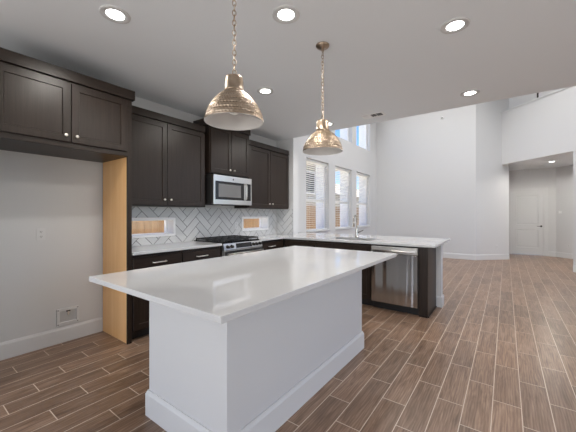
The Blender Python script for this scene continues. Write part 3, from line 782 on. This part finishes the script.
lamp('spot_fill_loft', 'SPOT', (1.0, 11.3, TOP - .05), 14, (1, .97, .93), spot_size=math.radians(168), spot_blend=.5, shadow_soft_size=.08)  # unseen spot, added to brighten the loft

# ceiling vent
t = thing('ceiling_vent', 'white rectangular air vent in the ceiling behind the far pendant', 'vent', (-1.545, 4.22, CZ))
vx0, vx1, vy0, vy1 = -1.715, -1.395, 4.13, 4.315
mb = MB(); mb.grid_slab([vx0, vx0 + .03, vx1 - .03, vx1], [vy0, vy0 + .03, vy1 - .03, vy1], lambda x, y: not (vx0 + .03 < x < vx1 - .03 and vy0 + .03 < y < vy1 - .03), CZ - .009, CZ - .0005); obj('frame', mb, M['white'], t)
mb = MB(); mb.box(vx0 + .03, vx1 - .03, vy0 + .03, vy1 - .03, CZ - .002, CZ - .0008); obj('dark_duct_sheet', mb, M['dark'], t)  # thin dark sheet in place of the shaded duct behind the louvers
mb = MB()
for k in range(11):
    x = vx0 + .045 + k * .023; s_ = -.010 if k < 4 else .0025
    mb.poly_extrude([(x - s_, vy0 + .03, CZ - .003), (x + s_, vy0 + .03, CZ - .010), (x + s_ + .0015, vy0 + .03, CZ - .010), (x - s_ + .0015, vy0 + .03, CZ - .003)], (0, vy1 - vy0 - .06, 0))
for x in (vx0 + .115, vx1 - .115): mb.box(x - .004, x + .004, vy0 + .03, vy1 - .03, CZ - .0095, CZ - .003)
obj('louvers', mb, M['white'], t)

# ------------------------------------------------------------------ wall fittings
def plate(name, label, cat, c, n, kind='outlet', w=.072, h=.116):
    """wall plate centred on c with outward normal n (in plan)"""
    n = Vector((n[0], n[1], 0)).normalized(); sd = Vector((-n.y, n.x, 0)); c = Vector(c); up = Vector((0, 0, 1))
    t = thing(name, label, cat, c - up * h / 2, 'white wall outlets' if name == 'wall_outlet' else None)
    def slab(mb, u0, u1, v0, v1, d0, d1):
        mb.poly_extrude([c + sd * u + up * v + n * d0 for u, v in ((u0, v0), (u1, v0), (u1, v1), (u0, v1))], n * (d1 - d0))
    mb = MB(); slab(mb, -w / 2, w / 2, -h / 2, h / 2, .0005, .005); slab(mb, -w / 2 + .004, w / 2 - .004, -h / 2 + .004, h / 2 - .004, .005, .0065); obj('cover_plate', mb, M['trim'], t)
    if kind == 'outlet':
        for q in (-.024, .024):
            mb = MB(); slab(mb, -.016, .016, q - .014, q + .014, .0066, .0085); r_ = obj('receptacle', mb, M['trim'], t)
            mb = MB(); slab(mb, -.008, -.005, q - .004, q + .008, .0086, .0089); slab(mb, .005, .008, q - .004, q + .008, .0086, .0089); slab(mb, -.0025, .0025, q - .011, q - .006, .0086, .0089); obj('slots', mb, M['dark'], r_)
    else:
        k = int(kind)
        for i in range(k):
            u = (i - (k - 1) / 2) * .046
            mb = MB(); slab(mb, u - .016, u + .016, -.033, .033, .0066, .0095); obj('rocker', mb, M['white'], t)
    return t
plate('wall_outlet', 'white electrical outlet high on the wall of the empty refrigerator space', 'outlet', (WX, .908, 1.113), (1, 0))
plate('wall_outlet', 'grey white outlet on the tiled backsplash left of the right slot window', 'outlet', (WX + .0096, 3.50, 1.117), (1, 0))
plate('wall_outlet', 'low white outlet on the angled wall left of the hall door', 'outlet', (-.213, 10.427, .36), (1, -1))
def on_hr(s): return (HC[0] + s * .7071, HC[1] - s * .7071)
p = on_hr(.12); plate('light_switch', 'white double light switch on the hall wall right of the door', 'light switch', (p[0], p[1], 1.365), (-1, -1), '2', .118, .116)
p = on_hr(.36); plate('wall_outlet', 'low white outlet on the hall wall below the light switch', 'outlet', (p[0], p[1], .36), (-1, -1))
# ice maker water box
t = thing('water_supply_box', 'white recessed water valve box low on the refrigerator space wall', 'valve box', (WX, 1.125, .16))
y0, y1, z0, z1 = 1.03, 1.225, .175, .345
mb = MB(); mb.grid_slab([y0, y0 + .025, y1 - .025, y1], [z0, z0 + .03, z1 - .025, z1], lambda y, z: not (y0 + .025 < y < y1 - .025 and z0 + .03 < z < z1 - .025), WX + .0005, WX + .018, 'YZ', .002); obj('face_flange', mb, M['trim'], t)
for (yy, zz) in ((y0 + .012, z0 + .014), (y1 - .012, z0 + .014), (y0 + .012, z1 - .012), (y1 - .012, z1 - .012)):
    mb = MB(); mb.lathe([(0, .002), (.004, .0015), (.005, 0)], (WX + .018, yy, zz), 12, 'X'); obj('screw', mb, M['darkmetal'], t)
mb = MB(); mb.box(WX + .0006, WX + .002, y0 + .025, y1 - .025, z0 + .03, z1 - .025); obj('box_back', mb, paint('box_inside', (.5, .5, .5)), t)
mb = MB(); mb.cyl((WX + .003, 1.13, .315), (WX + .016, 1.13, .315), .009, 12); mb.box(WX + .003, WX + .02, 1.12, 1.14, .285, .315, .002); mb.cyl((WX + .012, 1.13, .27), (WX + .012, 1.13, .288), .006, 12); obj('valve', mb, M['nickel'], t)
mb = MB(); mb.box(WX + .0025, WX + .02, 1.115, 1.147, .305, .319, .003); obj('valve_lever', mb, M['darkmetal'], t)
# small detector high on the back wall
t = thing('wall_sensor', 'tiny white round sensor high on the tall back wall', 'sensor', (-1.55, BY, 4.19))
mb = MB(); mb.lathe([(.04, .0005), (.04, .014), (.034, .02), (0, .021)], (-1.55, BY, 4.2), 24, '-Y'); obj('housing', mb, M['white'], t)
mb = MB(); mb.lathe([(.028, .0205), (.02, .028), (0, .031)], (-1.55, BY, 4.2), 24, '-Y'); obj('sensor_dome', mb, mat('grey_plastic', (.35, .35, .35), .4), t)

# ------------------------------------------------------------------ hall door
dr = bpy.data.objects.new('door_1', None); C.objects.link(dr); dr.location = ((DX[0] + DX[1]) / 2, HY, 0); dr['kind'] = 'structure'
W_, H_ = DX[1] - DX[0] - .03, DZ - .028
mb = MB(); f = frY(DX[0] + .015, HY + .055, .012)
def ringp(m_, i0, i1, j0, j1, c): return [m_.bm.verts.new(f(a, b, c)) for a, b in ((i0, j0), (i1, j0), (i1, j1), (i0, j1))]
st, tr, lr0, lr1, br = .115, .13, .80, .95, .22; T = .035
o = ringp(mb, 0, W_, 0, H_, 0); q = ringp(mb, 0, W_, 0, H_, T); mb.bm.faces.new(o[::-1])
for k in range(4): mb.bm.faces.new((o[k], o[(k + 1) % 4], q[(k + 1) % 4], q[k]))
xs = [0, st, W_ - st, W_]; zs = [0, br, lr0, lr1, H_ - tr, H_]
for i in range(3):
    for j in range(5):
        if i == 1 and j in (1, 3):
            a = ringp(mb, xs[i], xs[i + 1], zs[j], zs[j + 1], T); b = ringp(mb, xs[i] + .012, xs[i + 1] - .012, zs[j] + .012, zs[j + 1] - .012, T - .011)
            c = ringp(mb, xs[i] + .04, xs[i + 1] - .04, zs[j] + .04, zs[j + 1] - .04, T - .011); e = ringp(mb, xs[i] + .055, xs[i + 1] - .055, zs[j] + .055, zs[j + 1] - .055, T - .005)
            for r0, r1 in ((a, b), (b, c), (c, e)):
                for k in range(4): mb.bm.faces.new((r0[k], r0[(k + 1) % 4], r1[(k + 1) % 4], r1[k]))
            mb.bm.faces.new(e)
        else: mb.bm.faces.new(ringp(mb, xs[i], xs[i + 1], zs[j], zs[j + 1], T))
obj('door_slab', mb, M['trim'], dr)
mb = MB(); lx = DX[1] - .075
mb.lathe([(0, .012), (.022, .012), (.027, .006), (.028, 0)], (lx, HY + .0195, .925), 24, '-Y'); mb.cyl((lx, HY + .012, .925), (lx, HY - .03, .925), .009, 12); mb.tube([(lx + .008, HY - .03, .925), (lx - .03, HY - .034, .925), (lx - .105, HY - .03, .925)], [.010, .009, .007], 12); obj('door_handle', mb, M['darkmetal'], dr)
mb = MB(); cw = .085
mb.grid_slab([DX[0] - cw + .02, DX[0] + .008, DX[1] - .008, DX[1] + cw], [.001, DZ - .008, DZ + cw], lambda x, z: not (DX[0] + .008 < x < DX[1] - .008 and z < DZ - .008), HY - .017, HY - .0005, 'XZ', .003); obj('door_casing', mb, M['trim'], dr)
mb = MB(); mb.grid_slab([DX[0] + .001, DX[0] + .014, DX[1] - .014, DX[1] - .001], [.001, DZ - .014, DZ - .001], lambda x, z: not (DX[0] + .014 < x < DX[1] - .014 and z < DZ - .014), HY, HY + .11, 'XZ'); obj('door_jamb', mb, M['trim'], dr)

# dark upright, added where a doorway slit shows above the half wall
mb = MB(); mb.box(.72, .76, 11.2, 11.24, HCZ + .321, 5.4, .003); tag(recenter(obj('loft_dark_upright', mb, M['darkmetal'])), 'slim dark upright added for a doorway slit above the loft half wall', 'post')

# ------------------------------------------------------------------ outside
mb = MB(); mb.prism([(-60, -30), (-3.84, -30), (-3.84, 60), (-60, 60)], -.35, -.25); struct('ground', mb, M['ground'])
t = thing('wooden_fence', 'tan board fence outside, seen through the windows', 'fence', (-5.7, 12, -.25))
mb = MB(); y = -3.0
while y < 40:
    wd = .14; mb.box(-5.72 + random.uniform(-.004, .004), -5.70, y, y + wd - .006, -.249, 1.62 + random.uniform(-.008, .008)); y += wd
obj('fence_boards', mb, M['fence'], t)
mb = MB()
for z in (.1, .75, 1.4): mb.box(-5.76, -5.726, -3.0, 40, z, z + .09)
obj('fence_rails', mb, M['fence'], t)
t = thing('neighbor_house', 'two-storey neighbor house with brown roof beyond the fence', 'house', (-12.5, 17, -.25))
mb = MB(); mb.box(-16, -9.5, 9.5, 18.2, -.249, 4.3); obj('walls', mb, M['siding'], t)
mb = MB(); mb.box(-15.5, -10.2, 18.201, 30, -.249, 2.7); obj('garage_wing', mb, M['siding'], t)
def hip(x0, x1, y0, y1, z0, z1):
    mb = MB(); k = (x1 - x0) / 2
    V = [mb.bm.verts.new(p) for p in ((x0, y0, z0), (x1, y0, z0), (x1, y1, z0), (x0, y1, z0), ((x0 + x1) / 2, y0 + k * .8, z1), ((x0 + x1) / 2, y1 - k * .8, z1))]
    for fcs in ((0, 1, 4), (1, 2, 5, 4), (2, 3, 5), (3, 0, 4, 5), (3, 2, 1, 0)): mb.bm.faces.new([V[i] for i in fcs])
    return mb
obj('roof', hip(-16.5, -9.0, 9.0, 18.7, 4.301, 6.3), M['roof'], t)
obj('wing_roof', hip(-15.9, -9.8, 18.75, 30.4, 2.701, 4.1), M['roof'], t)
for (ya, yb, za, zb) in ((14.6, 15.6, 2.6, 3.8), (16.6, 17.4, 2.6, 3.8)):
    mb = MB(); mb.box(-9.499, -9.45, ya - .1, yb + .1, za - .1, zb + .1); o = obj('window', mb, M['vinyl'], t)
    mb = MB(); mb.box(-9.4495, -9.44, ya, yb, za, zb); obj('pane', mb, M['black'], o)
